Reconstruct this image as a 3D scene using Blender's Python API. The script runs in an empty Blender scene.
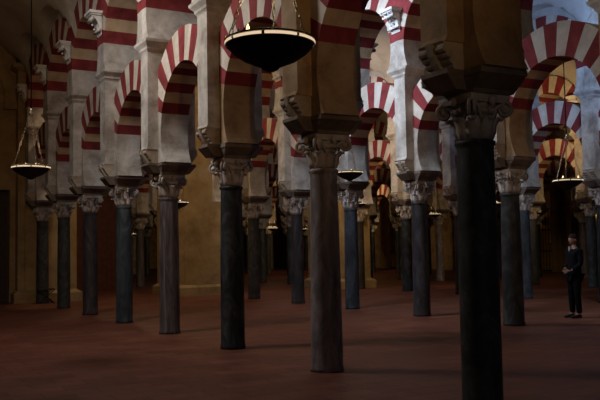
import bpy, bmesh, math, random
from mathutils import Vector, Matrix
random.seed(7)
PI = math.pi
K = 0.86                     # the hall is laid out in bays of 3.34 units; K turns them into metres
S = 3.34                      # column spacing along a row
T0 = 6.93                    # first column of the nearest row
ROWS = {1: 6.17, 2: 13.11, 3: 20.15, 4: 27.3, 5: 34.4}
WALL_X = 41.0
END_Y = 84.0
SC = bpy.context.scene
COL = SC.collection

# ------------------------------------------------------------------ materials
def nt(name):
    m = bpy.data.materials.new(name); m.use_nodes = True
    t = m.node_tree; b = t.nodes['Principled BSDF']
    return m, t, b

def coords(t, scale=(1, 1, 1), rand=True):
    tc = t.nodes.new('ShaderNodeTexCoord')
    mp = t.nodes.new('ShaderNodeMapping'); mp.inputs['Scale'].default_value = scale
    if rand:
        oi = t.nodes.new('ShaderNodeObjectInfo')
        mu = t.nodes.new('ShaderNodeVectorMath'); mu.operation = 'MULTIPLY_ADD'
        co = t.nodes.new('ShaderNodeCombineXYZ')
        for k in range(3): t.links.new(oi.outputs['Random'], co.inputs[k])
        mu.inputs[1].default_value = (37.0, 53.0, 71.0)
        t.links.new(co.outputs[0], mu.inputs[0]); t.links.new(tc.outputs['Object'], mu.inputs[2])
        t.links.new(mu.outputs[0], mp.inputs['Vector'])
    else:
        t.links.new(tc.outputs['Object'], mp.inputs['Vector'])
    return mp.outputs['Vector']

def ramp(t, fac, stops):
    r = t.nodes.new('ShaderNodeValToRGB')
    e = r.color_ramp.elements
    while len(e) < len(stops): e.new(0.5)
    for q, (p, c) in zip(e, stops):
        q.position = p; q.color = (*c, 1)
    t.links.new(fac, r.inputs['Fac'])
    return r.outputs['Color']

def noise(t, vec, scale, detail=6, rough=0.6, dist=0.0):
    n = t.nodes.new('ShaderNodeTexNoise')
    n.inputs['Scale'].default_value = scale; n.inputs['Detail'].default_value = detail
    n.inputs['Roughness'].default_value = rough; n.inputs['Distortion'].default_value = dist
    t.links.new(vec, n.inputs['Vector'])
    return n.outputs['Fac']

def bump(t, b, h, strength, dist=0.01):
    u = t.nodes.new('ShaderNodeBump'); u.inputs['Strength'].default_value = strength
    u.inputs['Distance'].default_value = dist
    t.links.new(h, u.inputs['Height']); t.links.new(u.outputs[0], b.inputs['Normal'])

def mottled(name, cols, scale=3.0, rough=0.8, stretch=(1, 1, 1), bstr=0.4, bscale=14, dist=0.3, spec=0.3, bdist=0.01):
    m, t, b = nt(name)
    v = coords(t, stretch)
    f = noise(t, v, scale, 8, 0.65, dist)
    n = len(cols)
    lo, hi = 0.32, 0.68
    c = ramp(t, f, [(lo + (hi - lo) * i / max(1, n - 1), q) for i, q in enumerate(cols)])
    t.links.new(c, b.inputs['Base Color'])
    b.inputs['Roughness'].default_value = rough
    b.inputs['Specular IOR Level'].default_value = spec
    bump(t, b, noise(t, v, bscale, 6, 0.7), bstr, bdist)
    return m

M = {}
M['plaster'] = mottled('aged_plaster', [(.24, .20, .17), (.42, .385, .35), (.60, .56, .52)], 2.2, .9, bstr=.6)
M['ochre'] = mottled('ochre_stone', [(.20, .13, .07), (.31, .21, .12), (.40, .29, .18)], 2.4, .9, bstr=.6)
M['cream'] = mottled('cream_voussoir', [(.40, .34, .28), (.54, .48, .42), (.64, .59, .53)], 2.2, .9)
M['red'] = mottled('red_voussoir', [(.13, .018, .020), (.20, .026, .029), (.26, .042, .045)], 3.0, .85)
M['warmcream'] = mottled('warm_lit_voussoir', [(.34, .24, .14), (.48, .35, .22), (.58, .44, .30)], 2.2, .9)  # cream voussoir with the warm underside light painted in
M['vault'] = mottled('vault_plaster', [(.38, .34, .30), (.50, .46, .42), (.58, .54, .50)], .8, .9, bstr=.15)
M['capital'] = mottled('capital_stone', [(.20, .17, .155), (.40, .36, .335), (.60, .56, .53)], 3.2, .75, bstr=.6)
M['darkstone'] = mottled('impost_stone', [(.09, .07, .055), (.15, .12, .10), (.21, .17, .14)], 3.0, .85, bstr=.5)
M['corbel'] = mottled('corbel_stone', [(.22, .18, .14), (.36, .30, .24), (.46, .40, .34)], 3.0, .85, bstr=.5)
M['console'] = mottled('white_console', [(.50, .49, .48), (.66, .65, .64), (.74, .73, .72)], 3.0, .8)
M['pierstone'] = mottled('yellow_pier_stone', [(.22, .15, .07), (.34, .24, .12), (.42, .31, .17)], 1.5, .85, bstr=.4)
def marble(key, cols, stretch=(1, 1, .35), rough=.55, scale=4.5):
    M[key] = mottled(key, cols, scale, rough, stretch, .25, 20, 1.2, .22, .006)
marble('dark_grey_marble', [(0.0203, 0.021, 0.021), (0.0418, 0.0432, 0.0426), (0.0878, 0.0898, 0.0864)], (1, 1, .6))
marble('brown_grey_marble', [(0.102, 0.085, 0.0867), (0.204, 0.1751, 0.1768), (0.357, 0.323, 0.323)])
marble('blue_black_marble', [(0.0081, 0.0095, 0.0113), (0.0225, 0.0252, 0.0288), (0.0675, 0.0743, 0.081)], (1, 1, .5))
marble('pink_brown_marble', [(0.0338, 0.0248, 0.0248), (0.0825, 0.066, 0.069), (0.195, 0.1688, 0.1762)], (2.2, 2.2, .22))
marble('blue_grey_marble', [(0.018, 0.0225, 0.0277), (0.042, 0.0518, 0.0615), (0.09, 0.1087, 0.1275)])
marble('mauve_marble', [(0.0203, 0.0174, 0.0191), (0.0439, 0.0388, 0.0421), (0.0844, 0.076, 0.0815)])
marble('dark_brown_marble', [(0.0165, 0.012, 0.0105), (0.0338, 0.0255, 0.0225), (0.0638, 0.0495, 0.0435)])

# floor: worn reddish slabs, laid in staggered courses
m, t, b = nt('terracotta_floor'); M['floor'] = m
v = coords(t, (1, 1, 1), False)
br = t.nodes.new('ShaderNodeTexBrick')
br.inputs['Scale'].default_value = 1.0
br.inputs['Brick Width'].default_value = .62; br.inputs['Row Height'].default_value = .31
br.inputs['Mortar Size'].default_value = .008
br.inputs['Color1'].default_value = (.13, .040, .023, 1); br.inputs['Color2'].default_value = (.20, .070, .043, 1)
br.inputs['Mortar'].default_value = (.05, .022, .018, 1)
t.links.new(v, br.inputs['Vector'])
nf = noise(t, v, 1.3, 8, .7)
c2 = ramp(t, nf, [(.3, (.72, .70, .70)), (.7, (1.15, 1.12, 1.1))])
mx = t.nodes.new('ShaderNodeMix'); mx.data_type = 'RGBA'; mx.blend_type = 'MULTIPLY'
mx.inputs[0].default_value = 1
t.links.new(br.outputs['Color'], mx.inputs[6]); t.links.new(c2, mx.inputs[7])
t.links.new(mx.outputs[2], b.inputs['Base Color'])
b.inputs['Roughness'].default_value = .5; b.inputs['Specular IOR Level'].default_value = .35
bump(t, b, noise(t, v, 6, 5, .6), .35, .01)

def plain(name, col, rough=.6, metal=0.0, nz=.25, scale=12):
    m, t, b = nt(name)
    v = coords(t)
    d = tuple(q * (1 - nz) for q in col); u = tuple(min(1, q * (1 + nz)) for q in col)
    t.links.new(ramp(t, noise(t, v, scale), [(.3, d), (.7, u)]), b.inputs['Base Color'])
    b.inputs['Roughness'].default_value = rough; b.inputs['Metallic'].default_value = metal
    return m
M['bronze'] = plain('dark_bronze', (.008, .007, .006), .7, .2)
M['brass'] = plain('polished_brass', (.52, .45, .33), .35, .9)
M['brass_band'] = plain('worn_brass_band', (.95, .78, .52), .38, .9)
M['iron'] = plain('black_iron', (.02, .018, .016), .6, .5)
M['wood'] = plain('red_brown_wood', (.11, .028, .014), .6, 0, .3, 5)
M['darkwood'] = plain('dark_wood', (.03, .018, .012), .6, 0, .3, 5)
M['uniform'] = plain('dark_uniform_cloth', (.006, .0065, .009), .9)
M['trousers'] = plain('dark_trouser_cloth', (.005, .005, .007), .9)
M['skin'] = plain('skin', (.26, .14, .10), .55, 0, .08)
M['hair'] = plain('dark_hair', (.015, .011, .009), .6)
M['shirt'] = plain('white_shirt', (.30, .31, .34), .8, 0, .05)
M['shoe'] = plain('black_leather', (.01, .009, .009), .35)
M['daywall'] = mottled('chapel_wall', [(.40, .25, .08), (.55, .36, .13), (.68, .47, .2)], 2.0, .8)
M['gilt'] = plain('gilded_carving', (.60, .40, .13), .45, .6, .35, 9)

for k in ('uniform', 'trousers', 'hair'): M[k].node_tree.nodes['Principled BSDF'].inputs['Specular IOR Level'].default_value = .08
def emis(name, col, s):
    m, t, b = nt(name)
    b.inputs['Base Color'].default_value = (*col, 1)
    b.inputs['Emission Color'].default_value = (*col, 1); b.inputs['Emission Strength'].default_value = s
    n = t.nodes.new('ShaderNodeTexNoise'); n.inputs['Scale'].default_value = 8
    return m
M['flame'] = emis('lit_oil_cup', (1.0, .72, .36), 2.2)
M['ring'] = emis('glowing_ring_glass', (1.0, .76, .50), .75)
M['sky'] = emis('daylight_glass', (.62, .78, 1.0), 3.0)

# ------------------------------------------------------------------ mesh building
class MB:
    def __init__(s): s.v = []; s.f = []; s.m = []; s.sm = []
    def add(s, vs, fs, mi=0, smooth=False, mat=None):
        o = len(s.v)
        s.v += [tuple((mat @ Vector(p)) if mat else p) for p in vs]
        for f in fs: s.f.append([o + i for i in f]); s.m.append(mi); s.sm.append(smooth)
    def box(s, x0, x1, y0, y1, z0, z1, mi=0, top=None, mat=None):
        a, b_, c, d = top if top else (x0, x1, y0, y1)
        s.add([(x0, y0, z0), (x1, y0, z0), (x1, y1, z0), (x0, y1, z0), (a, c, z1), (b_, c, z1), (b_, d, z1), (a, d, z1)],
              [(3, 2, 1, 0), (4, 5, 6, 7), (0, 1, 5, 4), (1, 2, 6, 5), (2, 3, 7, 6), (3, 0, 4, 7)], mi, False, mat)
    def prism(s, poly, lo, hi, axis='x', mi=0, smooth=False):
        # poly of (p, z); 'x': extruded along x with p = y; 'y': extruded along y with p = x
        n = len(poly)
        f3 = (lambda a, p, z: (a, p, z)) if axis == 'x' else (lambda a, p, z: (p, a, z))
        s.add([f3(lo, p, z) for p, z in poly] + [f3(hi, p, z) for p, z in poly],
              [tuple(range(n - 1, -1, -1)), tuple(range(n, 2 * n))], mi)
        o = len(s.v) - 2 * n
        for i in range(n):
            j = (i + 1) % n
            s.f.append([o + i, o + j, o + n + j, o + n + i]); s.m.append(mi); s.sm.append(smooth)
    def lathe(s, prof, n=24, mi=0, center=(0, 0), smooth=True, mat=None, cap=True):
        vs = []; fs = []
        for r, z in prof:
            for k in range(n):
                a = 2 * PI * k / n; vs.append((center[0] + r * math.cos(a), center[1] + r * math.sin(a), z))
        for i in range(len(prof) - 1):
            for k in range(n):
                q = (k + 1) % n; fs.append((i * n + k, i * n + q, (i + 1) * n + q, (i + 1) * n + k))
        s.add(vs, fs, mi, smooth, mat)
        if cap:
            o = len(s.v) - len(vs)
            s.f.append([o + k for k in range(n - 1, -1, -1)]); s.m.append(mi); s.sm.append(False)
            s.f.append([o + (len(prof) - 1) * n + k for k in range(n)]); s.m.append(mi); s.sm.append(False)
    def tube(s, pts, r, n=6, mi=0, radii=None):
        pts = [Vector(p) for p in pts]; vs = []; fs = []
        for i, p in enumerate(pts):
            d = (pts[min(i + 1, len(pts) - 1)] - pts[max(i - 1, 0)]).normalized()
            a = d.orthogonal().normalized() if i == 0 else (pa - d * pa.dot(d)).normalized()
            pa = a; b_ = d.cross(a); rr = radii[i] if radii else r
            for k in range(n):
                q = 2 * PI * k / n; vs.append(p + (a * math.cos(q) + b_ * math.sin(q)) * rr)
        for i in range(len(pts) - 1):
            for k in range(n):
                q = (k + 1) % n; fs.append((i * n + k, i * n + q, (i + 1) * n + q, (i + 1) * n + k))
        fs.append(tuple(range(n - 1, -1, -1))); fs.append(tuple((len(pts) - 1) * n + k for k in range(n)))
        s.add(vs, fs, mi, True)
    def mesh(s, name, mats):
        me = bpy.data.meshes.new(name); me.from_pydata([tuple(p) for p in s.v], [], s.f)
        for q in mats: me.materials.append(M[q])
        me.polygons.foreach_set('material_index', s.m); me.polygons.foreach_set('use_smooth', s.sm)
        bm = bmesh.new(); bm.from_mesh(me); bmesh.ops.recalc_face_normals(bm, faces=bm.faces); bm.to_mesh(me); bm.free()
        me.update()
        return me

def link(name, me, parent=None, loc=(0, 0, 0), rz=0):
    o = bpy.data.objects.new(name, me); COL.objects.link(o); o.location = loc; o.rotation_euler = (0, 0, rz)
    if parent: o.parent = parent
    return o
def tag(o, label, cat, group=None, kind=None):
    if label: o['label'] = label
    if cat: o['category'] = cat
    if group: o['group'] = group
    if kind: o['kind'] = kind
    return o
def struct(name, me, loc=(0, 0, 0), label=None):
    o = link(name, me, None, loc); o['kind'] = 'structure'
    if label: o['label'] = label
    return o

# ------------------------------------------------------------------ column
NECK, CAPT, CYMT = 2.98, 3.47, 3.72
def shaft_mesh(r0, r1):
    mb = MB(); prof = [(r0 + .012, 0), (r0 + .012, .05), (r0, .09)]
    for i in range(1, 12):
        q = i / 12; prof.append((r0 + (r1 - r0) * q + .006 * math.sin(PI * q), .09 + (NECK - .2) * q))
    prof += [(r1, NECK - .10), (r1 + .004, NECK - .07), (r1 + .022, NECK - .05), (r1 + .022, NECK - .015), (r1, NECK)]
    mb.lathe(prof, 32)
    return mb
SHAFTS = {}
def shaft(mat, r0, r1):
    k = (mat, r0, r1)
    if k not in SHAFTS: SHAFTS[k] = shaft_mesh(r0, r1).mesh('shaft', [mat])
    return SHAFTS[k]

def leaf(mb, ang, r, z0, h, w, curl):
    # one acanthus leaf: rises against the bell and curls outwards at the tip
    pts = [(0.0, 0.0, 1.0), (.03, .30, 1.08), (.035, .55, 1.12), (.06, .78, 1.0), (.06 + curl * .6, .95, .78), (.06 + curl, .93, .5), (.06 + curl * 1.05, .80, .28)]
    m = Matrix.Rotation(ang, 4, 'Z'); vs = []; fs = []
    for q, (o, hh, ww) in enumerate(pts):
        for (s, d) in ((-1, -.018), (-.5, .006), (0, .022), (.5, .006), (1, -.018)):
            vs.append((r + o + d, s * w * ww / 2, z0 + hh * h))
    n = len(vs)
    for (x, y, z) in vs[:n]: vs.append((x - .022, y * .9, z - .006))
    for i in range(len(pts) - 1):
        for k in range(4):
            a = i * 5 + k; fs.append((a, a + 1, a + 6, a + 5)); fs.append((n + a, n + a + 5, n + a + 6, n + a + 1))
        for k in (0, 4):
            a = i * 5 + k; fs.append((a, a + 5, n + a + 5, n + a))
    for k in range(4):
        a = (len(pts) - 1) * 5 + k; fs.append((a, a + 1, n + a + 1, n + a)); fs.append((k, k + 1, n + k + 1, n + k))
    mb.add(vs, fs, 0, True, m)

def capital_mesh(kind):
    mb = MB(); H = CAPT - NECK
    mb.lathe([(.185, NECK), (.19, NECK + .05), (.19, NECK + H * .5), (.215, NECK + H * .72), (.27, NECK + H * .86)], 24)
    if kind == 'leafy':
        for k in range(8): leaf(mb, PI / 8 + k * PI / 4, .185, NECK + .01, H * .40, .135, .062)
        for k in range(8): leaf(mb, k * PI / 4, .190, NECK + .10, H * .60, .13, .085)
    else:
        for k in range(8): leaf(mb, k * PI / 4, .188, NECK + .01, H * .52, .155, .055)
        mb.lathe([(.20, NECK + H * .56), (.235, NECK + H * .60), (.255, NECK + H * .66), (.235, NECK + H * .71)], 20)
        for k in range(16):
            a = k * PI / 8; mb.lathe([(.0, -.03), (.022, -.015), (.022, .015), (0, .03)], 6, mat=Matrix.Translation((.25 * math.cos(a), .25 * math.sin(a), NECK + H * .66)), cap=False)
    # corner volutes
    for k in range(4):
        a = PI / 4 + k * PI / 2
        R = Matrix.Rotation(a, 4, 'Z')
        rad = .075 if kind == 'leafy' else .09
        for sgn in (-1, 1):
            sp = []; ra = []
            for i in range(22):
                q = i / 21; an = PI * .5 - q * PI * 3.2; rr = rad * (1 - .8 * q)
                sp.append(R @ Vector((.335 + rr * math.cos(an), sgn * .028, CAPT - .155 + rr * math.sin(an)))); ra.append(.022 * (1 - .35 * q))
            mb.tube(sp, .02, 6, 0, ra)
            mb.tube([R @ Vector((.21, sgn * .09, CAPT - .26)), R @ Vector((.25, sgn * .06, CAPT - .13)), R @ Vector((.335, sgn * .028, CAPT - .08))], .02, 6)
        mb.tube([R @ Vector((.335, -.045, CAPT - .155)), R @ Vector((.335, .045, CAPT - .155))], .045, 10)
    # concave abacus
    vs = []; n = 0
    ring = []
    for k in range(4):
        a0 = PI / 4 + k * PI / 2
        for i in range(6):
            q = i / 6; r = .40 - .115 * math.sin(PI * q) ** .8
            a = a0 + q * PI / 2
            ring.append((r * math.cos(a), r * math.sin(a)))
    n = len(ring)
    z0, z1 = CAPT - .085, CAPT
    vs = [(x * .95, y * .95, z0) for x, y in ring] + [(x, y, z0 + .045) for x, y in ring] + [(x, y, z1) for x, y in ring]
    fs = [tuple(range(n - 1, -1, -1)), tuple(range(2 * n, 3 * n))]
    for l in (0, 1):
        for i in range(n):
            j = (i + 1) % n; fs.append((l * n + i, l * n + j, (l + 1) * n + j, (l + 1) * n + i))
    mb.add(vs, fs)
    # fleuron on each side
    for k in range(4):
        a = k * PI / 2
        mb.lathe([(0, -.055), (.035, -.035), (.045, 0), (.035, .035), (0, .055)], 8, mat=Matrix.Translation((.30 * math.cos(a), .30 * math.sin(a), CAPT - .07)), cap=False)
    return mb.mesh('capital', ['capital'])
CAPS = [capital_mesh('leafy'), capital_mesh('volute')]

# cross-shaped impost that widens from the capital to the arch feet
mb = MB()
mb.box(-.27, .27, -.31, .31, CAPT, CAPT + .05)
mb.box(-.27, .27, -.31, .31, CAPT + .05, CYMT - .07, top=(-.325, .325, -.50, .50))
mb.box(-.335, .335, -.51, .51, CYMT - .07, CYMT)
IMPOST = mb.mesh('impost_block', ['darkstone'])
ARMS = []
for sg in (-1, 1):
    mb = MB(); a, b_ = sorted((sg * .272, sg * .42)); c, d = sorted((sg * .335, sg * .56))
    mb.box(a, b_, -.2, .2, CAPT + .04, CYMT - .05, top=(c, d, -.225, .225))
    mb.box(min(c, d), max(c, d), -.23, .23, CYMT - .05, CYMT)
    ARMS.append(mb.mesh('impost_arm', ['darkstone']))

def make_column(mat, r0, r1, cap, zs=1.0):
    e = bpy.data.objects.new('column', None); COL.objects.link(e); e.empty_display_size = .3
    link('shaft', shaft(mat, r0, r1), e)
    cz = (CAPT * zs - NECK) / (CAPT - NECK)
    c = link('capital', CAPS[cap], e, (0, 0, NECK * (1 - cz))); c.scale.z = cz
    ib = link('impost_block', IMPOST, e); ib.scale.z = zs
    for am in ARMS: link('impost_arm', am, ib)
    return e

# ------------------------------------------------------------------ pier above the column
PH = .55      # half depth of the pilaster
PU = .23       # half width of the pilaster
def roll_corbel(sg):
    mb = MB()
    if True:
        # lobed profile: stacked rolls climbing outwards
        prof = [(sg * .315, CYMT)]
        for i in range(4):
            cx = .42 + .045 * i; cz = CYMT + .045 + .062 * i; r = .05
            for k in range(5):
                a = -PI / 2 + k * PI / 5
                prof.append((sg * (cx + r * math.cos(a)), cz + r * math.sin(a)))
        prof += [(sg * .61, CYMT + .30), (sg * .315, CYMT + .30)]
        # extruded along y (the row direction), profile in x
        mb.prism(prof, -PU + .015, PU - .015, 'y')
        # flat central band running over the rolls
        band = [(sg * .33, CYMT + .01), (sg * .50, CYMT + .01), (sg * .55, CYMT + .08), (sg * .60, CYMT + .17), (sg * .64, CYMT + .30), (sg * .33, CYMT + .30)]
        mb.prism(band, -.05, .05, 'y')
    return mb.mesh('roll_corbel', ['corbel'])
CORBELS = [roll_corbel(-1), roll_corbel(1)]
def pier_mesh(mt):
    mb = MB()
    mb.box(-.31, .31, -PU, PU, CYMT, CYMT + .30)
    mb.box(-PH - .03, PH + .03, -PU - .0, PU + .0, CYMT + .30, CYMT + .37, top=(-PH, PH, -PU, PU))
    mb.box(-PH, PH, -PU, PU, CYMT + .37, 6.16)
    return mb.mesh('pilaster', [mt])
PIL = pier_mesh('plaster'); PIL_O = pier_mesh('ochre')
def cornice_mesh():
    mb = MB()
    lv = [(6.16, 0.0), (6.20, .015), (6.22, .03), (6.27, .035), (6.31, .06), (6.36, .095), (6.42, .10)]
    for (z0, e0), (z1, e1) in zip(lv, lv[1:]):
        mb.box(-PH - e0, PH + e0, -PU - e0 * 1.9, PU + e0 * 1.9, z0, z1, top=(-PH - e1, PH + e1, -PU - e1 * 1.9, PU + e1 * 1.9))
    return mb.mesh('cornice', ['plaster'])
CORN = cornice_mesh()
def make_pier(use_ochre=False):
    e = bpy.data.objects.new('pier', None); COL.objects.link(e); e.empty_display_size = .3
    link('pilaster', PIL_O if use_ochre else PIL, e); link('roll_corbel', CORBELS[0], e); link('roll_corbel', CORBELS[1], e); link('cornice', CORN, e)
    return e

# ------------------------------------------------------------------ arches (bay centred on the origin, row along y)
def ring_mesh(name, zc, R, Ro, N, z_foot, z_first, half, depth, wall_top=None, zo=None, mats=('plaster', 'red', 'cream', 'warmcream')):
    mb = MB(); zo = zc if zo is None else zo
    a0 = math.asin((z_first - zc) / R)
    def inner(a): return (R * math.cos(a), zc + R * math.sin(a))
    def outer(a):
        # ray from the centre to the outer circle (centre zo), clipped at the bay's half width
        dx, dz = math.cos(a), math.sin(a)
        o = zc - zo; bq = o * dz; c = o * o - Ro * Ro
        tt = -bq + math.sqrt(bq * bq - c)
        if abs(dx) * tt > half: tt = half / abs(dx)
        return (dx * tt, zc + dz * tt)
    D = depth
    def cell(a, b_, mi, dd):
        n = 4; A = [a + (b_ - a) * i / n for i in range(n + 1)]
        # keep the corner of the clip
        mb.prism([inner(q) for q in A] + [outer(q) for q in reversed(A)], -dd, dd, 'x', mi)
    for j in range(N):
        a = a0 + (PI - 2 * a0) * j / N; b_ = a0 + (PI - 2 * a0) * (j + 1) / N
        cell(a, b_, 1 if j % 2 == 0 else 2, D + (.004 if j % 2 == 0 else 0))
    # plain springers
    for sg in (-1, 1):
        af = math.asin(max(-1, (z_foot - zc) / R))
        arc = [(sg * R * math.cos(af + (a0 - af) * i / 10), zc + R * math.sin(af + (a0 - af) * i / 10)) for i in range(11)]
        o = outer(a0); poly = arc + [(sg * half, o[1]), (sg * half, z_foot)]
        mb.prism(poly, -D, D, 'x', 0)
    if wall_top:
        n = 24
        zz = None
        for i in range(n):
            y0 = -half + 2 * half * i / n; y1 = -half + 2 * half * (i + 1) / n
            def zt(y):
                # height of the outer edge at y
                y = max(-half, min(half, y))
                return zo + math.sqrt(max(0, Ro * Ro - y * y))
            mb.prism([(y0, zt(y0) - .0), (y1, zt(y1) - .0), (y1, wall_top), (y0, wall_top)], -D + .03, D - .03, 'x', 0)
    me = mb.mesh(name, list(mats))
    # warm light on the undersides is painted into their cream stones
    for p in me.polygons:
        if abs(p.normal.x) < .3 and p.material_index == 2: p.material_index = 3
    return me
def lower_arch(m): return ring_mesh('lower_arch', 4.37, 1.29, 2.0, 13, CYMT, 4.78, S / 2 - PU, .31, mats=m)
def upper_arch(m): return ring_mesh('upper_arch', 7.0, 1.38, 2.10, 13, 6.42, 7.12, S / 2, .60, mats=m)
MW = ('plaster', 'red', 'cream', 'warmcream'); MO = ('ochre', 'red', 'cream', 'warmcream')
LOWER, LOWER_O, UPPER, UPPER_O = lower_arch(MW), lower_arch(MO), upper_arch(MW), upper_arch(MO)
OCHRE_BAYS = {(1, -1), (1, 0), (1, 1), (2, 0), (2, 1)}      # bays with ochre in place of plaster
# the spandrel wall the vault rests on
def spandrel_mesh():
    mb = MB(); n = 30; half = S / 2; Ro = 2.10
    for i in range(n):
        y0 = -half + 2 * half * i / n; y1 = -half + 2 * half * (i + 1) / n
        z = lambda y: 7.0 + math.sqrt(Ro * Ro - y * y)
        mb.prism([(y0, z(y0)), (y1, z(y1)), (y1, 9.95), (y0, 9.95)], -.5, .5, 'x', 0)
    return mb.mesh('spandrel', ['vault'])
SPAN = spandrel_mesh()

# white scrolled console carrying the vault foot
def console_mesh():
    mb = MB()
    prof = []
    for i in range(10):
        q = i / 9
        prof.append((.0 + .40 * (q ** 1.7) + .05 * math.sin(q * PI * 2), 7.95 + .72 * q))
    poly = [(.0, 7.95)] + prof[1:] + [(.40, 8.70), (0, 8.70)]
    for dy0, dy1, sc in ((-.17, .17, .80), (-.19, -.13, 1), (.13, .19, 1), (-.035, .035, 1.0)):
        mb.prism([(p * sc, z) for p, z in poly], dy0, dy1, 'y')
    mb.box(0, .44, -.24, .24, 8.70, 8.76); mb.box(0, .50, -.28, .28, 8.76, 8.86)
    for z, r in ((8.55, .07), (8.12, .05)):
        x = .36 if z > 8.4 else .12
        mb.tube([(x, -.23, z), (x, .23, z)], r, 10)
    for k in range(3):
        mb.lathe([(0, -.05), (.05, 0), (0, .05)], 8, mat=Matrix.Translation((.22 + .07 * k, 0, 8.2 + .17 * k)), cap=False)
    mb.v = [(x * .66, y * 1.0, 7.35 + (z - 7.95) * .66) for x, y, z in mb.v]
    return mb.mesh('console', ['console'])
CONS = console_mesh()

# ------------------------------------------------------------------ vault of one bay of a nave
def vault_mesh(W, name='ceiling'):
    nu, nv = 24, 26; z0 = 7.93; vs = []; fs = []
    def z(u, v):
        bar = z0 + 2.5 * math.sqrt(max(0, 1 - (v / (W / 2)) ** 2))
        lun = z0 + 1.46 * math.sqrt(max(0, 1 - (u / (S / 2 - .02)) ** 2))
        return max(bar, lun)
    for th in (0, .12):
        for i in range(nu + 1):
            # denser near the ends
            u = -S / 2 * math.cos(PI * i / nu)
            for j in range(nv + 1):
                v = -W / 2 * math.cos(PI * j / nv); vs.append((v, u, z(u, v) + th))
    n = (nu + 1) * (nv + 1)
    for i in range(nu):
        for j in range(nv):
            a = i * (nv + 1) + j
            fs.append((a, a + 1, a + nv + 2, a + nv + 1)); fs.append((n + a, n + a + nv + 1, n + a + nv + 2, n + a + 1))
    mb = MB(); mb.add(vs, fs, 0, True)
    me = mb.mesh(name, ['vault'])
    me.set_sharp_from_angle(angle=math.radians(28))
    return me

# ------------------------------------------------------------------ camera frame test (only to skip what the photo cannot show)
F, PITCH, ROLL, H0, TH = 804.4, .0613, .0173, 1.79, .511
def px(a, d, z):
    """a along the rows, d across, z up -> picture position"""
    X = -math.sin(TH) * a + math.cos(TH) * d; Z = math.cos(TH) * a + math.sin(TH) * d; u = z - H0
    zc = Z * math.cos(PITCH) + u * math.sin(PITCH); yc = -Z * math.sin(PITCH) + u * math.cos(PITCH)
    if zc < .5: return None
    x = F * X / zc; y = -F * yc / zc
    return (300 + math.cos(ROLL) * x + math.sin(ROLL) * y, 200 - math.sin(ROLL) * x + math.cos(ROLL) * y, zc)
def sight(x, y):
    """direction (along, across, up) of the line of sight through a picture position"""
    dx, dy = x - 300, y - 200; c, q = math.cos(ROLL), math.sin(ROLL)
    r, u, f = (c * dx - q * dy) / F, -(q * dx + c * dy) / F, 1.0
    up = u * math.cos(PITCH) + f * math.sin(PITCH); fw = f * math.cos(PITCH) - u * math.sin(PITCH)
    return -math.sin(TH) * r + math.cos(TH) * fw, math.cos(TH) * r + math.sin(TH) * fw, up
def seen(a, d, pad):
    q = px(a, d, 4)
    if not q: return False
    p = pad * F / q[2]
    return -p < q[0] < 600 + p

NAMES = {1: 'nearest', 2: 'second', 3: 'third', 4: 'fourth', 5: 'fifth'}
ORD = ['first', 'second', 'third', 'fourth', 'fifth', 'sixth', 'seventh', 'eighth', 'ninth', 'tenth', 'eleventh', 'twelfth',
       'thirteenth', 'fourteenth', 'fifteenth', 'sixteenth', 'seventeenth', 'eighteenth', 'nineteenth', 'twentieth', 'twenty-first', 'twenty-second', 'twenty-third', 'twenty-fourth']
FIRST = {r: min(n for n in range(0, 12) if px(T0 + S * n, ROWS[r], 1.0)[0] < 606) for r in ROWS}   # first column of each row inside the frame
LAST = {1: 7, 2: 21, 3: 21, 4: 21, 5: 21}
START = {1: -1, 2: 0, 3: 1, 4: 3, 5: 5}
WORDS = {'dark_grey_marble': 'dark grey', 'brown_grey_marble': 'brownish grey', 'blue_black_marble': 'blue-black', 'pink_brown_marble': 'pinkish brown streaked',
         'blue_grey_marble': 'blue-grey', 'mauve_marble': 'mauve-grey', 'dark_brown_marble': 'dark brown'}
SPEC = {  # (row, n): material, bottom radius, top radius, capital, label
 (1, 0): ('dark_grey_marble', .225, .208, 1, 'thick dark grey marble column closest to the viewer, its foot cut off by the bottom edge'),
 (1, 1): ('brown_grey_marble', .235, .200, 1, 'brownish grey column left of the closest one, under a broad scrolled capital'),
 (1, 2): ('blue_black_marble', .220, .195, 1, 'blue-black veined column standing just left below the big hanging lamp'),
 (1, 3): ('pink_brown_marble', .222, .200, 1, 'pinkish brown streaked column with lengthwise grooves, left of the blue-black one'),
 (1, 4): ('blue_grey_marble', .210, .188, 0, 'slim blue-grey column with pale leafy capital, left of the pinkish brown column'),
 (1, 5): ('mauve_marble', .215, .195, 0, 'mauve-grey column of the nearest row, left of the slim blue-grey column'),
 (1, 6): ('dark_grey_marble', .21, .19, 0, 'shadowed dark column of the nearest row, second from the left end'),
 (1, 7): ('dark_grey_marble', .22, .20, 0, 'dim column at the left end of the nearest row, against the yellow pillar'),
 (2, 2): ('dark_grey_marble', .235, .205, 1, 'dark grey column just right of the closest column, standing left of the guard'),
 (2, 3): ('mauve_marble', .225, .20, 0, 'mauve-grey column of the second row, left of the closest column'),
 (2, 4): ('blue_grey_marble', .21, .19, 0, 'blue-grey column below the small hanging lamp, right of the brownish grey column'),
 (2, 5): ('mauve_marble', .22, .19, 0, 'mauve-grey column with white leafy capital, left of the brownish grey column'),
 (2, 6): ('dark_grey_marble', .22, .20, 0, 'dark column right beside the blue-black column, in the second row'),
 (3, 3): ('blue_black_marble', .23, .20, 0, 'blue-black column behind the guard at the right edge'),
 (3, 4): ('blue_grey_marble', .21, .19, 0, 'blue-grey column half hidden behind the dark grey column left of the guard'),
 (3, 5): ('dark_brown_marble', .22, .19, 0, 'dark brown column peeping out from behind the left side of the closest column'),
}
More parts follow.
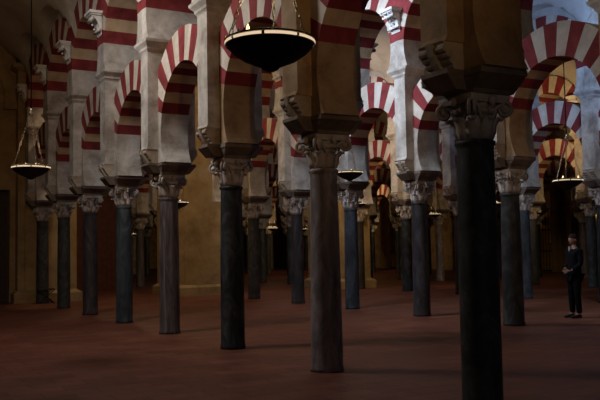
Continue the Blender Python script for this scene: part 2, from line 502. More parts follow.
HIDDEN = {   # repeats nothing of which can be seen (behind nearer columns and arches)
 ('column', 1): [],
 ('column', 2): [8, 12, 13, 14, 15, 16, 17, 18, 19, 20, 21],
 ('column', 3): [8, 13, 14, 19, 20, 21],
 ('column', 4): [4, 11, 18, 19, 20],
 ('column', 5): [6, 14, 15],
 ('console_left', 1): [-1, 0, 1, 2],
 ('console_left', 2): [1, 2, 8, 9, 10, 11, 12, 13, 14, 15, 16, 17, 18, 19, 20, 21],
 ('console_left', 3): [2, 4, 5, 6, 8, 9, 10, 11, 12, 13, 14, 15, 16, 17, 18, 19, 20, 21],
 ('console_left', 4): [4, 6, 7, 8, 10, 11, 12, 14, 15, 16, 17, 18, 19, 20, 21],
 ('console_left', 5): [6, 8, 9, 10, 11, 13, 14, 15, 16, 18, 19, 20, 21],
 ('console_right', 1): [-1, 0, 1, 2, 3, 4, 5, 6, 7],
 ('console_right', 2): [1, 2, 3, 8, 9, 10, 11, 12, 13, 14, 15, 16, 17, 18, 19, 20, 21],
 ('console_right', 3): [2, 3, 4, 5, 6, 8, 9, 11, 12, 13, 14, 15, 16, 17, 18, 19, 20, 21],
 ('console_right', 4): [4, 5, 6, 7, 8, 9, 10, 11, 12, 13, 14, 15, 16, 17, 18, 19, 20, 21],
 ('console_right', 5): [6, 7, 8, 9, 10, 11, 12, 14, 15, 16, 17, 18, 19, 20, 21],
 ('lower', 2): [8, 12, 13, 14, 15, 16, 17, 18, 19, 20],
 ('lower', 3): [12, 13, 14, 17, 18, 19, 20],
 ('lower', 4): [10, 11, 15, 17, 18, 19, 20],
 ('lower', 5): [6, 13, 14, 16, 18, 20],
 ('pier', 1): [],
 ('pier', 2): [8, 12, 13, 14, 15, 16, 17, 18, 19, 20, 21],
 ('pier', 3): [8, 13, 14, 19, 20, 21],
 ('pier', 4): [4, 11, 18, 19, 20],
 ('pier', 5): [6, 14, 15],
 ('upper', 1): [0, 1],
 ('upper', 2): [8, 9, 10, 11, 12, 13, 14, 15, 16, 17, 18, 19, 20],
 ('upper', 3): [12, 13, 14, 15, 16, 17, 18, 19, 20],
 ('upper', 4): [10, 11, 12, 14, 15, 16, 17, 18, 19, 20],
 ('upper', 5): [9, 10, 11, 13, 14, 15, 16, 18, 19, 20],
}
DROP = {(k, r, n) for (k, r), ns in HIDDEN.items() for n in ns}
def drop(kind, row, n): return (kind, row, n) in DROP
ALLC = list(WORDS)
PERX = {}
for row, d in ROWS.items():
    zs = 1.0 if row == 1 else 1.012; sz = (1, 1, zs)
    for n in range(START[row], LAST[row] + 1):
        if row in (2, 3) and n == 7: continue
        a = T0 + S * n
        
        if not seen(a, d, 3.0): continue
        k = n - FIRST[row] - (1 if row == 2 and n > 7 else 0); infr = 0 <= n - FIRST[row]
        where = '%s column of the %s row' % (ORD[k], NAMES[row]) if infr else None
        if not drop('column', row, n) and infr:
            if (row, n) in SPEC: mat, r0, r1, cp, lab = SPEC[(row, n)]
            else:
                mat = random.choice(ALLC); r0, r1, cp = .218, .195, random.randint(0, 1)
                lab = 'small distant %s marble column, %s' % (WORDS[mat], where.replace(' column', ''))
                lab = 'small distant %s column, %s in the %s row' % (WORDS[mat], ORD[k], NAMES[row])
            c = make_column(mat, r0, r1, cp, zs); c.location = (d, a, 0)
            tag(c, lab, 'column', 'marble columns of the %s row' % NAMES[row])
            if (row, n) == (1, 0): pass
        elif not infr and not drop('column', row, n):
            c = make_column('mauve_marble', .22, .2, 1, zs); c.location = (d, a, 0)
            tag(c, 'marble column of the %s row standing just off the right edge' % NAMES[row] if k == -1 else 'marble column of the %s row well outside the right edge' % NAMES[row], 'column', 'marble columns of the %s row' % NAMES[row])
        over = 'above the ' + where if infr else ('above the %s row at the right edge' % NAMES[row] if k == -1 else 'above the %s row, off the right edge' % NAMES[row])
        if not drop('pier', row, n):
            p = make_pier((row, n - 1) in OCHRE_BAYS and n < 2); p.location = (d, a, 0); p.scale = sz
            tag(p, 'plastered pier on scrolled corbels ' + over, 'pier', 'piers above the %s row of columns' % NAMES[row])
        for side, sx in (('left', -1), ('right', 1)):
            if drop('console_' + side, row, n): continue
            q = link('wall_console', CONS, None, (d + sx * .62, a, 0), 0 if sx > 0 else PI); q.scale = sz
            tag(q, 'white vault console on the %s side, ' % side + over, 'bracket', 'white consoles under the vaults')
        # bay towards n + 1
        if n + 1 <= LAST[row] or row == 1:
            ac = a + S / 2
            if infr and k + 1 < len(ORD): bw = 'between %s and %s columns of the %s row' % (ORD[k], ORD[k + 1], NAMES[row])
            elif k == -1: bw = 'right of the first column of the %s row' % NAMES[row]
            else: bw = 'off the right edge, in the %s row' % NAMES[row]
            if row == 1 and n == 7: continue
            if not drop('lower', row, n):
                la = link('horseshoe_arch', LOWER_O if (row, n) in OCHRE_BAYS else LOWER, None, (d, ac, 0)); la.scale = sz
                tag(la, 'red striped lower horseshoe arch ' + bw, 'arch', 'lower arches of the %s row' % NAMES[row])
            if not drop('upper', row, n):
                ua = link('round_arch', UPPER_O if (row, n) in OCHRE_BAYS else UPPER, None, (d, ac, 0)); ua.scale = sz
                tag(ua, 'red striped upper arch ' + bw, 'arch', 'upper arches of the %s row' % NAMES[row])
                struct('trim_%d' % len([o for o in COL.objects if o.name.startswith('trim_')]), SPAN, (d, ac, 0)).scale = sz

# a reddish dark column stands free before the moulded pillar
c = make_column('dark_brown_marble', .215, .195, 0, 1.012); c.location = (19.85, 30.05, 0)
tag(c, 'reddish dark column standing against the front of the moulded yellow pillar', 'column')

# ------------------------------------------------------------------ vaults
xs = [-1.0, ROWS[1], ROWS[2], ROWS[3], ROWS[4], ROWS[5], WALL_X]
for i in range(6):
    x0, x1 = xs[i] + .5, xs[i + 1] - .5
    W = x1 - x0; me = vault_mesh(W)
    for n in range(-3, 23):
        a = T0 + S * n + S / 2
        if not seen(a, (x0 + x1) / 2, 9): continue
        if drop('vault', i, n): continue
        struct('ceiling', me, ((x0 + x1) / 2, a, 0)).scale.z = 1.0 if i == 0 else 1.012
mb = MB(); mb.box(-8, WALL_X + 1, -12, END_Y + 1, 11.4, 11.6); struct('ceiling', mb.mesh('ceiling', ['vault']))

# ------------------------------------------------------------------ floor and walls
mb = MB(); mb.box(-9, WALL_X + 1, -14, END_Y + 1, -.2, 0); struct('floor', mb.mesh('floor', ['floor']))
mb = MB(); mb.box(-8, WALL_X + 1, END_Y, END_Y + .6, 0, 11.4); struct('wall_back', mb.mesh('wall', ['ochre']))
mb = MB(); mb.box(WALL_X + .1, WALL_X + .6, 6, END_Y, 0, 11.4); struct('wall_right', mb.mesh('wall', ['ochre']))
mb = MB(); mb.box(-8.3, -8, -12, END_Y, 0, 11.4); struct('wall_left', mb.mesh('wall', ['ochre']))

# cross wall closing the nearest nave at its far left end, with a tall blind arch and a doorway
AW = 31.4
def cross_wall():
    mb = MB(); x0, x1 = -8.0, 5.4
    mb.box(x0, 4.3, AW, AW + .8, 0, 11.4); mb.box(5.2, x1, AW, AW + .8, 0, 11.4); mb.box(4.3, 5.2, AW, AW + .8, 4.2, 11.4)
    n = 24
    pr = [(2.4 + 3.0 * math.cos(PI * i / n), 7.5 + 2.7 * math.sin(PI * i / n)) for i in range(n + 1)]
    ins = [(2.4 + 2.6 * math.cos(PI * i / n), 7.5 + 2.3 * math.sin(PI * i / n)) for i in range(n + 1)]
    for i in range(n): mb.prism([pr[i], pr[i + 1], ins[i + 1], ins[i]], AW - .14, AW, 'y')
    mb.box(4.95, 5.4, AW - .22, AW, 7.2, 7.5); mb.box(-.6, -.15, AW - .22, AW, 7.2, 7.5)
    mb.box(-8, 4.3, AW - .15, AW, 0, .35)
    return mb.mesh('wall', ['pierstone'])
struct('wall_front', cross_wall())
mb = MB(); mb.box(4.3, 5.2, AW + .5, AW + .56, 0, 4.2)
for k in range(4):
    for j in range(2): mb.box(4.36 + j * .42, 4.72 + j * .42, AW + .46, AW + .5, .2 + k * 1.0, 1.05 + k * 1.0)
struct('door_1', mb.mesh('door', ['darkwood']))

# yellow stone pillars where the hall's older part ends
def pillar(x0, x1, a0, a1, label, h=8.6):
    e = bpy.data.objects.new('stone_pillar', None); COL.objects.link(e)
    w, l = (x1 - x0) / 2, (a1 - a0) / 2; e.location = ((x0 + x1) / 2, (a0 + a1) / 2, 0)
    mb = MB(); mb.box(-w, w, -l, l, .45, h); mb.box(-w + .25, w - .25, -l - .09, -l, .45, h - .5); link('shaft', mb.mesh('shaft', ['pierstone']), e)
    mb = MB(); mb.box(-w - .16, w + .16, -l - .22, l + .16, 0, .33); mb.box(-w - .16, w + .16, -l - .22, l + .16, .33, .45, top=(-w, w, -l - .07, l)); link('plinth', mb.mesh('plinth', ['pierstone']), e)
    mb = MB()
    mb.box(-w, w, -l - .09, l, h, h + .1, top=(-w - .2, w + .2, -l - .25, l + .2)); mb.box(-w - .22, w + .22, -l - .27, l + .22, h + .1, h + .25); link('cornice', mb.mesh('cornice', ['pierstone']), e)
    tag(e, label, 'pillar', 'yellow stone pillars')
pillar(5.4, 7.55, 30.9, 32.9, 'broad yellow stone pillar at the far left, behind the end of the nearest row')
pillar(11.54, 13.75, 30.65, 33.2, 'yellow stone pillar seen between the pinkish brown and blue-black columns')
pillar(19.0, 20.82, 30.65, 33.2, 'yellow stone pillar with moulded plinth, right of the small blue-grey column')

for k, (xr, z1) in enumerate(((ROWS[1], 11.4), (ROWS[2], 11.4), (ROWS[3], 11.4))):
    mb = MB(); mb.box(xr - .5, xr + .5, 30.56 if k == 0 else 30.33, 31.35 if k == 0 else 33.6, 8.87, z1)
    struct('trim_%d' % (300 + k), mb.mesh('wall_above_pillar', ['vault']))

# ------------------------------------------------------------------ wooden screens further back
def screen(x, a, w, h, rz, label, mat='wood', nx=3, nz=3):
    e = bpy.data.objects.new('wooden_screen', None); COL.objects.link(e); e.location = (x, a, 0); e.rotation_euler = (0, 0, rz)
    mb = MB(); st = .09
    for i in range(nx + 1):
        p = -w / 2 + w * i / nx; mb.box(p - st / 2, p + st / 2, -.06, .06, 0, h)
    for j in range(nz + 1):
        z = .05 + (h - .1) * j / nz; mb.box(-w / 2, w / 2, -.055, .055, z - .05, z + .05)
    mb.box(-w / 2 - .1, w / 2 + .1, -.1, .1, h, h + .14)
    link('frame', mb.mesh('frame', [mat]), e)
    mb = MB()
    for i in range(nx):
        for j in range(nz):
            p0 = -w / 2 + w * i / nx + st / 2; p1 = -w / 2 + w * (i + 1) / nx - st / 2
            z0 = .10 + (h - .1) * j / nz; z1 = (h - .1) * (j + 1) / nz
            mb.box(p0, p1, -.03, .03, z0, z1); mb.box(p0 + .08, p1 - .08, -.045, .045, z0 + .08, z1 - .08)
    link('panel', mb.mesh('panel', [mat]), e)
    tag(e, label, 'screen')
screen(10.6, 39.7, 2.6, 4.4, 0, 'tall red-brown panelled wooden screen left of the slim blue-grey column', nx=4)
screen(37.0, 62, 5.0, 3.4, -.3, 'dark brown carved wooden screen in the far distance, left of the mauve-grey column', 'wood', 6)

# ------------------------------------------------------------------ chapels with gilded grilles in the right wall
def chapel(a, label, w=3.2):
    e = bpy.data.objects.new('chapel_front', None); COL.objects.link(e); e.location = (WALL_X - .04, a, 0)
    mb = MB()
    mb.box(-.5, 0, -w / 2 - .4, -w / 2, 0, 5.4); mb.box(-.5, 0, w / 2, w / 2 + .4, 0, 5.4); mb.box(-.6, 0, -w / 2 - .5, w / 2 + .5, 5.4, 5.8)
    link('surround', mb.mesh('surround', ['pierstone']), e)
    mb = MB(); mb.box(-.06, -.01, -w / 2, w / 2, 0, 5.4); 
    for k in range(5): mb.lathe([(0, -.3), (.22, -.1), (.25, .1), (0, .35)], 8, mat=Matrix.Translation((-.12, -w / 2 + .4 + k * (w - .8) / 4, 2.0 + (k % 2) * 1.4)), cap=False)
    link('gilded_backdrop', mb.mesh('gilded_backdrop', ['gilt']), e)
    mb = MB()
    for k in range(13):
        p = -w / 2 + .08 + (w - .16) * k / 12; mb.tube([(-.40, p, 0), (-.40, p, 4.2)], .028, 6)
    for z in (.1, 1.4, 2.8, 4.2): mb.box(-.44, -.36, -w / 2, w / 2, z - .04, z + .04)
    link('grille', mb.mesh('grille', ['iron']), e)
    tag(e, label, 'chapel')
    l = bpy.data.lights.new('chapel_light', 'POINT'); l.energy = 1.6; l.color = (1, .68, .28); l.shadow_soft_size = .12
    o = bpy.data.objects.new('chapel_light', l); COL.objects.link(o); o.location = (WALL_X - .25, a, 3.6)
CH = [(35.0, 'golden chapel front seen at the right edge behind the guard'), (39.9, 'golden chapel front seen between the guard and the dark grey column'),
      (46.8, 'distant golden chapel front in the right wall, third from the right'), (55.0, 'distant golden chapel front in the right wall, fourth from the right')]
for a, lab in CH: chapel(a, lab)

# ------------------------------------------------------------------ hanging lamps
def lamp_meshes():
    R = .31
    mb = MB()
    mb.lathe([(.02, -.205), (.055, -.19), (.065, -.175), (.10, -.16), (.19, -.122), (.265, -.07), (.303, -.028), (.312, -.012), (.312, .022), (.30, .026), (.26, -.02), (.12, -.07), (.03, -.08)], 40)
    bowl = mb.mesh('bowl', ['bronze'])
    mb = MB(); mb.lathe([(R + .001, -.020), (R + .008, -.019), (R + .008, -.016), (R + .001, -.015)], 40, cap=False)
    mb.lathe([(R + .001, .007), (R + .006, .008), (R + .006, .010), (R + .001, .012)], 40, cap=False)
    mb.lathe([(R - .012, .018), (R - .02, .03), (R - .02, -.01)], 40, cap=False)
    for k in range(8):
        a = 2 * PI * k / 8 + .2
        mb.lathe([(0, -.012), (.012, 0), (0, .03)], 6, mat=Matrix.Translation((R * math.cos(a), R * math.sin(a), .02)), cap=False)
    rim = mb.mesh('rim', ['brass'])
    mb = MB()
    for k in range(8):
        vs = []; fs = []
        for i in range(9):
            a = 2 * PI * (k + .04 + .92 * i / 8) / 8
            for r, z in ((R + .001, -.014), (R + .009, -.011), (R + .009, .002), (R + .001, .006)): vs.append((r * math.cos(a), r * math.sin(a), z))
        for i in range(8):
            for q in range(3): fs.append((i * 4 + q, i * 4 + q + 1, i * 4 + q + 5, i * 4 + q + 4))
        mb.add(vs, fs, 0, True)
    ring = mb.mesh('glass_ring', ['ring'])
    chains = []
    for k in range(3):
        mb = MB(); a = 2 * PI * k / 3
        p0 = Vector((.295 * math.cos(a), .295 * math.sin(a), .02)); p1 = Vector((.02 * math.cos(a), .02 * math.sin(a), .90))
        L = (p1 - p0).length; nl = 15; d = (p1 - p0).normalized()
        ax = d.orthogonal().normalized(); bx = d.cross(ax)
        for i in range(nl):
            c = p0 + d * (L * (i + .5) / nl); s_ = ax if i % 2 else bx
            ll = L / nl * .62; ww = .013
            pts = [c + d * ll * math.cos(q * PI / 4) + s_ * ww * math.sin(q * PI / 4) for q in range(9)]
            mb.tube(pts, .0042, 5)
        chains.append(mb.mesh('chain', ['brass']))
    mb = MB(); mb.lathe([(0, .88), (.03, .885), (.045, .90), (.03, .93), (.012, .96), (.012, 1.0)], 14)
    hub = mb.mesh('chain_hub', ['brass'])
    mb = MB()
    for k in range(6):
        a = 2 * PI * k / 6 + .4
        mb.lathe([(.012, -.04), (.02, -.01), (.024, .03), (.018, .05)], 8, mat=Matrix.Translation((.21 * math.cos(a), .21 * math.sin(a), 0)))
    cups = mb.mesh('oil_cups', ['brass'])
    return bowl, rim, chains, hub, cups, ring
LB, LR, LC, LH, LCUP, LRING = lamp_meshes()
mb = MB()
mb.lathe([(.006, .045), (.014, .055), (.012, .075), (.0, .10)], 6, mat=Matrix.Translation((.21 * math.cos(.4), .21 * math.sin(.4), 0)))
FL = mb.mesh('flame', ['flame'])
def lamp(xp, yp, size, label, zrel=1.45, top=10.3, lit=2.0, pts=1, rz=0, flames=(0,)):
    """the rim's centre is seen at (xp, yp); zrel is its height above the eye"""
    ra, rd, ru = sight(xp, yp); tt = zrel / ru; a, d = ra * tt, rd * tt
    e = bpy.data.objects.new('hanging_lamp', None); COL.objects.link(e); e.location = (d, a, H0 + zrel); e.rotation_euler = (0, 0, rz); e.scale = (size,) * 3
    link('bowl', LB, e); link('glass_ring', LRING, link('rim', LR, e)); link('chain_hub', LH, e)
    for c in LC: link('chain', c, e)
    cp = link('oil_cups', LCUP, e)
    for k in flames: link('flame', FL, cp, (0, 0, 0), k * PI / 3)
    mb = MB(); mb.tube([(0, 0, .98), (0, 0, (top - H0 - zrel) / size)], .012, 6); link('suspension_rod', mb.mesh('suspension_rod', ['iron']), e)
    tag(e, label, 'lamp', 'hanging bronze lamps')
    if lit:
        l = bpy.data.lights.new('lamp_glow', 'POINT'); l.energy = lit * .35; l.color = (1, .72, .42); l.shadow_soft_size = .05
        o = bpy.data.objects.new('lamp_glow', l); COL.objects.link(o); o.location = (d, a, H0 + zrel + .32 * size)
    return d, a
LAMPS = [
 (270, 43, 1.0, 'big dark hanging lamp with a shining brass rim at the top centre', dict(rz=.95, lit=4, flames=(2,))),
 (31, 167.5, 1.0, 'hanging bowl lamp on three chains at the far left', dict(rz=.6, lit=3)),
 (568, 180.5, 1.0, 'hanging bowl lamp above the guard at the right', dict(zrel=1.37, rz=.9, lit=2, top=5.72, flames=(0, 2, 4))),
 (349.5, 172.5, .95, 'small dark bowl lamp right of the brownish grey column', dict(zrel=1.67, rz=.4, lit=2)),
 (178, 202.5, 1.0, 'bowl lamp half hidden behind the pinkish brown column', dict(rz=.5, lit=2)),
 (360.5, 203.5, .62, 'tiny lit lamp just right of the small dark bowl lamp', dict(zrel=1.5, lit=2, flames=(0, 1, 2, 3))),
 (435, 214, .8, 'tiny lit lamp right of the mauve-grey column of the second row', dict(lit=2, flames=(0, 1, 2))),
 (500, 203, .8, 'small bowl lamp between the closest column and the dark grey one', dict(lit=2, flames=(0, 1, 2))),
 (272.5, 228, 1.1, 'tiny bright lamp far away, left of the white leafy capital', dict(lit=8, flames=(0, 1, 2, 3, 4, 5))),
 (304, 229, .9, 'tiny far lamp glinting left of the brownish grey column', dict(lit=4, flames=(0, 2))),
 (135.5, 234, .76, 'tiny far lamp glinting right of the slim blue-grey column', dict(zrel=1.18, lit=4, flames=(0, 2, 3))),
]
for x, y, s, lab, kw in LAMPS: lamp(x, y, s, lab, **kw)

# ------------------------------------------------------------------ the guard
def skin_obj(name, verts, edges, radii, mat, parent, sub=2, root=0):
    me = bpy.data.meshes.new(name); me.from_pydata(verts, edges, [])
    o = bpy.data.objects.new(name, me); COL.objects.link(o); o.parent = parent
    sk = o.modifiers.new('Skin', 'SKIN'); sk.use_smooth_shade = True
    me.skin_vertices.new() if not me.skin_vertices else None
    for i, r in enumerate(radii):
        q = me.skin_vertices[0].data[i]; q.radius = r if isinstance(r, tuple) else (r, r); q.use_root = (i == root)
    ss = o.modifiers.new('Sub', 'SUBSURF'); ss.levels = sub; ss.render_levels = sub
    bpy.context.view_layer.update()
    dg = bpy.context.evaluated_depsgraph_get(); ev = o.evaluated_get(dg)
    nm = bpy.data.meshes.new_from_object(ev); o.modifiers.clear(); o.data = nm
    nm.name = name; nm.materials.clear(); nm.materials.append(M[mat])
    for p in nm.polygons: p.use_smooth = True
    return o

def guard(d, a):
    e = bpy.data.objects.new('person', None); COL.objects.link(e); e.location = (d, a, 0)
    # local frame: faces -y, x to the side; true metres, enlarged by 1/K to match the layout units
    e.scale = (1 / K,) * 3; e.rotation_euler = (0, 0, math.radians(-105))
    # body: continuous skin figure, neck, torso, legs, arms (hands clasped in front)
    V = [(0, 0, .95), (0, .01, 1.10), (0, .015, 1.27), (0, .02, 1.40), (0, .015, 1.48), (0, 0, 1.56),
         (.10, 0, .88), (.105, -.01, .50), (.11, .02, .10), (.11, -.10, .045),
         (-.10, 0, .88), (-.10, -.02, .50), (-.10, .0, .10), (-.11, -.12, .045),
         (.175, .02, 1.40), (.208, .03, 1.14), (.13, -.16, .99),
         (-.175, .02, 1.40), (-.208, .03, 1.14), (-.12, -.16, 1.01)]
    E = [(0, 1), (1, 2), (2, 3), (3, 4), (4, 5), (0, 6), (6, 7), (7, 8), (8, 9), (0, 10), (10, 11), (11, 12), (12, 13), (3, 14), (14, 15), (15, 16), (3, 17), (17, 18), (18, 19)]
    Rr = [(.11, .08), (.10, .08), (.12, .09), (.08, .07), .055, .052, .07, .05, .036, .03, .07, .05, .036, .03, .045, .036, .028, .045, .036, .028]
    body = skin_obj('body', V, E, Rr, 'skin', e)
    # jacket and trousers
    V2 = [(0, 0, .93), (0, .01, 1.10), (0, .015, 1.27), (0, .02, 1.40), (0, .02, 1.475), (.185, .02, 1.395), (.215, .03, 1.14), (.155, -.135, 1.005), (-.185, .02, 1.395), (-.215, .03, 1.14), (-.145, -.135, 1.025), (0, 0, .76)]
    E2 = [(0, 1), (1, 2), (2, 3), (3, 4), (3, 5), (5, 6), (6, 7), (3, 8), (8, 9), (9, 10), (0, 11)]
    R2 = [(.172, .135), (.165, .125), (.185, .135), (.145, .11), (.078, .078), .078, .062, .046, .078, .062, .046, (.185, .145)]
    skin_obj('jacket', V2, E2, R2, 'uniform', e)
    V3 = [(0, 0, .92), (.095, 0, .85), (.105, -.01, .50), (.11, .02, .09), (-.095, 0, .85), (-.10, -.02, .50), (-.105, 0, .09)]
    E3 = [(0, 1), (1, 2), (2, 3), (0, 4), (4, 5), (5, 6)]
    skin_obj('trousers', V3, E3, [(.15, .12), .098, .075, .06, .098, .075, .06], 'trousers', e)
    for sx, yo in ((.11, .0), (-.108, -.02)):
        skin_obj('shoe', [(sx, .07 + yo, .045), (sx, -.02 + yo, .05), (sx, -.14 + yo, .035), (sx, -.19 + yo, .03)], [(0, 1), (1, 2), (2, 3)], [.042, .046, (.048, .034), (.036, .026)], 'shoe', e)
    # hands: palm and five bent fingers each, clasped at the waist
    for s in (1, -1):
        wx = .125 * s; hv = [(wx, -.165, .995), (.085 * s, -.185, .985), (.05 * s, -.195, .98)]
        he = [(0, 1), (1, 2)]; hr = [.026, (.036, .022), (.036, .020)]
        hand = skin_obj('hand', hv, he, hr, 'skin', e, 1)
        for f in range(4):
            z = 1.005 - f * .018; L = (.075, .082, .078, .062)[f]
            skin_obj('finger', [(.055 * s, -.197, z), (.03 * s, -.207 - .004 * s, z - .003), (.03 * s - L * .35 * s, -.210 - .006 * s, z - .010), (.03 * s - L * .6 * s, -.198, z - .018)], [(0, 1), (1, 2), (2, 3)], [.0095, .009, .0085, .007], 'skin', hand, 1)
        skin_obj('thumb', [(.09 * s, -.185, 1.0), (.07 * s, -.205, 1.022), (.045 * s, -.215, 1.022)], [(0, 1), (1, 2)], [.012, .0105, .009], 'skin', hand, 1)
    # head
    mb = MB(); n = 20; rows_ = 18; vs = []; fs = []
    for i in range(rows_ + 1):
        ph = -PI / 2 + PI * i / rows_; z = math.sin(ph)
        for k in range(n):
            th = 2 * PI * k / n; x = math.cos(ph) * math.cos(th) * .076; y = math.cos(ph) * math.sin(th) * .095
            if z < 0: x *= 1 - .28 * z * z; y = y * (1 - .12 * z * z) - .012 * z * z
            zz = 1.645 + z * .118
            if y < 0:
                nb = math.exp(-((x / .016) ** 2)) * math.exp(-(((zz - 1.625) / .026) ** 2)); y -= .024 * nb
                for ex in (-.03, .03): y += .010 * math.exp(-(((x - ex) / .016) ** 2)) * math.exp(-(((zz - 1.652) / .014) ** 2))
                y -= .006 * math.exp(-((x / .024) ** 2)) * math.exp(-(((zz - 1.585) / .010) ** 2))
            vs.append((x, y, zz))
    for i in range(rows_):
        for k in range(n): fs.append((i * n + k, i * n + (k + 1) % n, (i + 1) * n + (k + 1) % n, (i + 1) * n + k))
    mb.add(vs, fs, 0, True)
    for sx in (-1, 1): mb.lathe([(0, -.03), (.012, -.02), (.016, .01), (0, .032)], 8, mat=Matrix.Translation((sx * .078, .01, 1.64)), cap=False)
    head = link('head', mb.mesh('head', ['skin']), e)
    mb = MB()
    for sx in (-1, 1): mb.lathe([(0, -.007), (.009, 0), (0, .007)], 8, mat=Matrix.Translation((sx * .03, -.081, 1.652)), cap=False)
    link('eyes', mb.mesh('eyes', ['hair']), head)
    mb = MB(); vs = []; fs = []
    for i in range(9):
        ph = PI * .5 * i / 8
        for k in range(n):
            th = 2 * PI * k / n; fr = max(0, -math.sin(th)); z = math.sin(ph)
            lo = .035 * fr - .06 * max(0, math.sin(th))
            vs.append((math.cos(ph) * math.cos(th) * .084, math.cos(ph) * math.sin(th) * .102 + .004, 1.655 + lo * (1 - z) + z * .118))
    for i in range(8):
        for k in range(n): fs.append((i * n + k, i * n + (k + 1) % n, (i + 1) * n + (k + 1) % n, (i + 1) * n + k))
    mb.add(vs, fs, 0, True); link('hair', mb.mesh('hair', ['hair']), head)
    mb = MB(); mb.prism([(-.035, 1.50), (.035, 1.50), (.012, 1.40), (-.012, 1.40)], -.105, -.092, 'y'); link('shirt_collar', mb.mesh('shirt_collar', ['shirt']), e)
    tag(e, 'person in dark uniform standing with hands clasped, between columns at the right edge', 'person')
guard(15.52, 14.0)

# folded stool by the left pillar
e = bpy.data.objects.new('folding_stool', None); COL.objects.link(e); e.location = (6.25, 30.15, 0)
mb = MB()
for s in (-1, 1):
    mb.tube([(-.28, s * .2, 0), (.28, s * .2, .5)], .02, 6); mb.tube([(.28, s * .17, 0), (-.28, s * .17, .5)], .02, 6)
for x in (-.28, .28): mb.tube([(x, -.22, .5), (x, .22, .5)], .02, 6); mb.tube([(x, -.22, .03), (x, .22, .03)], .015, 6)
link('frame', mb.mesh('frame', ['iron']), e)
mb = MB(); mb.box(-.29, .29, -.18, .18, .49, .53); link('seat', mb.mesh('seat', ['darkwood']), e)
tag(e, 'low dark crossed-leg stool at the foot of the far left pillar', 'stool')

# ------------------------------------------------------------------ light
w = bpy.data.worlds.new('World'); SC.world = w; w.use_nodes = True
w.node_tree.nodes['Background'].inputs['Color'].default_value = (.55, .70, 1.0, 1)
w.node_tree.nodes['Background'].inputs['Strength'].default_value = .02

NWIN = [0]
def skylight(x, a, z, sx, sy, energy, col, tilt=(0, 0, 0), frame=True, spread=180):
    l = bpy.data.lights.new('skylight', 'AREA'); l.shape = 'RECTANGLE'; l.size = sx * K; l.size_y = sy * K; l.energy = energy; l.color = col; l.spread = math.radians(spread)
    o = bpy.data.objects.new('skylight', l); COL.objects.link(o); o.location = (x, a, z); o.rotation_euler = tilt
    if frame:
        NWIN[0] += 1
        mb = MB()
        mb.box(-sx / 2 - .1, sx / 2 + .1, -sy / 2 - .1, -sy / 2, 0, .3); mb.box(-sx / 2 - .1, sx / 2 + .1, sy / 2, sy / 2 + .1, 0, .3)
        mb.box(-sx / 2 - .1, -sx / 2, -sy / 2, sy / 2, 0, .3); mb.box(sx / 2, sx / 2 + .1, -sy / 2, sy / 2, 0, .3)
        f = struct('window_%d' % NWIN[0], mb.mesh('window', ['console']), (x, a, z)); f.rotation_euler = tilt
        mb = MB(); mb.box(-sx / 2, sx / 2, -sy / 2, sy / 2, .1, .12); link('pane', mb.mesh('pane', ['sky']), f)
COOL = (.62, .76, 1.0); WARM = (1.0, .70, .36); DAY = (.85, .9, 1.0)
mid = {0: 2.58, 1: 9.64, 2: 16.6, 3: 23.7, 4: 30.8, 5: 37.7}
ty = lambda deg, dz=0: (0, math.radians(-deg), math.radians(dz))
skylight(.8, 15.2, 9.6, 2.0, 2.0, 240, (1.0, .92, .83), ty(58), spread=140)
skylight(mid[1] - 1.8, 17.57, 9.8, 1.6, 1.6, 180, (.70, .82, 1.0), ty(55), spread=100)
skylight(mid[2] - 1.8, 10.57, 9.8, 1.8, 1.8, 260, COOL, ty(55), spread=120)
skylight(mid[1] - 1.8, 28.3, 9.8, 1.4, 1.4, 130, WARM, ty(40))
skylight(mid[2] - 1.8, 28.3, 9.8, 1.4, 1.4, 90, DAY, ty(40))
def add_spot(x, a, z, e, col, to, spot=140, size=.15):
    # unseen spot lamp added to brighten piers, arches and vaults
    l = bpy.data.lights.new('added_spot', 'SPOT'); l.energy = e; l.color = col; l.spot_size = math.radians(spot); l.spot_blend = 1; l.shadow_soft_size = size
    o = bpy.data.objects.new('added_spot', l); COL.objects.link(o); o.location = (x, a, z)
    o.rotation_euler = (Vector(to) - Vector((x, a, z))).to_track_quat('-Z', 'Y').to_euler()
AMB = (1.0, .54, .17); YEL = (1.0, .66, .30)
add_spot(1.0, -6, 7.2, 850, AMB, (5.5, 19.2, 6.2), 40)
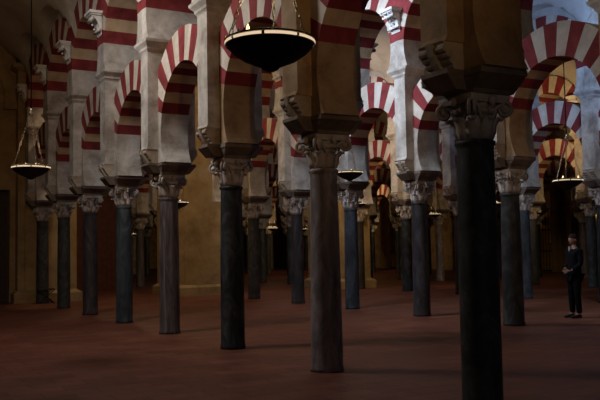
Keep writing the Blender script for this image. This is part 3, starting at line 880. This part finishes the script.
add_spot(9.5, -1, 7.4, 420, AMB, (13.4, 14.3, 6.5), 62)
add_spot(mid[0] - 2, 20.8, 7.5, 50, YEL, (5, 29, 9))
add_spot(15.4, 12.5, 6.9, 950, (.28, .52, 1.0), (19.4, 16.8, 8.9), 85)  # blue spot added in place of window light on the vault
add_spot(mid[1], 4, 6.6, 100, (.6, .74, 1.0), (10, 14, 9), 120)
add_spot(mid[1] - 2, 21, 6.8, 260, YEL, (13.1, 30, 6.2), 100)
add_spot(mid[2], 24, 6.6, 500, YEL, (21, 34, 7))
add_spot(mid[3], 22, 6.6, 400, YEL, (28, 32, 7))
add_spot(mid[3], 39, 6.6, 600, YEL, (27, 46, 6))
add_spot(mid[4], 47, 6.6, 600, YEL, (34, 56, 6))

# unseen fill lamp added behind the viewer to lift floor and shafts
l = bpy.data.lights.new('added_front_fill', 'AREA'); l.shape = 'RECTANGLE'; l.size = 2.6; l.size_y = 4.2; l.energy = 25; l.color = (1.0, .94, .88)
o = bpy.data.objects.new('added_front_fill', l); COL.objects.link(o); o.location = (1.5, -10, 2.6); o.rotation_euler = (math.radians(88), 0, math.radians(-20))

# ------------------------------------------------------------------ camera
cam = bpy.data.cameras.new('camera'); co = bpy.data.objects.new('camera', cam); COL.objects.link(co)
cam.sensor_width = 36; cam.lens = F / 600 * 36
co.matrix_world = Matrix.Translation((0, 0, H0)) @ Matrix.Rotation(-TH, 4, 'Z') @ Matrix.Rotation(PI / 2 + PITCH, 4, 'X') @ Matrix.Rotation(-ROLL, 4, 'Z')
cam.clip_end = 400; cam.clip_start = .05
SC.camera = co

# ------------------------------------------------------------------ layout units to metres
for me in bpy.data.meshes: me.transform(Matrix.Scale(K, 4)) if me.users else None
for o in COL.objects:
    if o.type == 'CAMERA':
        mw = o.matrix_world.copy(); mw.translation *= K; o.matrix_world = mw
    else: o.location = o.location * K

SC.view_settings.view_transform = 'Standard'; SC.view_settings.look = 'None'
SC.view_settings.gamma = 1; SC.view_settings.use_curve_mapping = False
SC.view_settings.exposure = 0.0
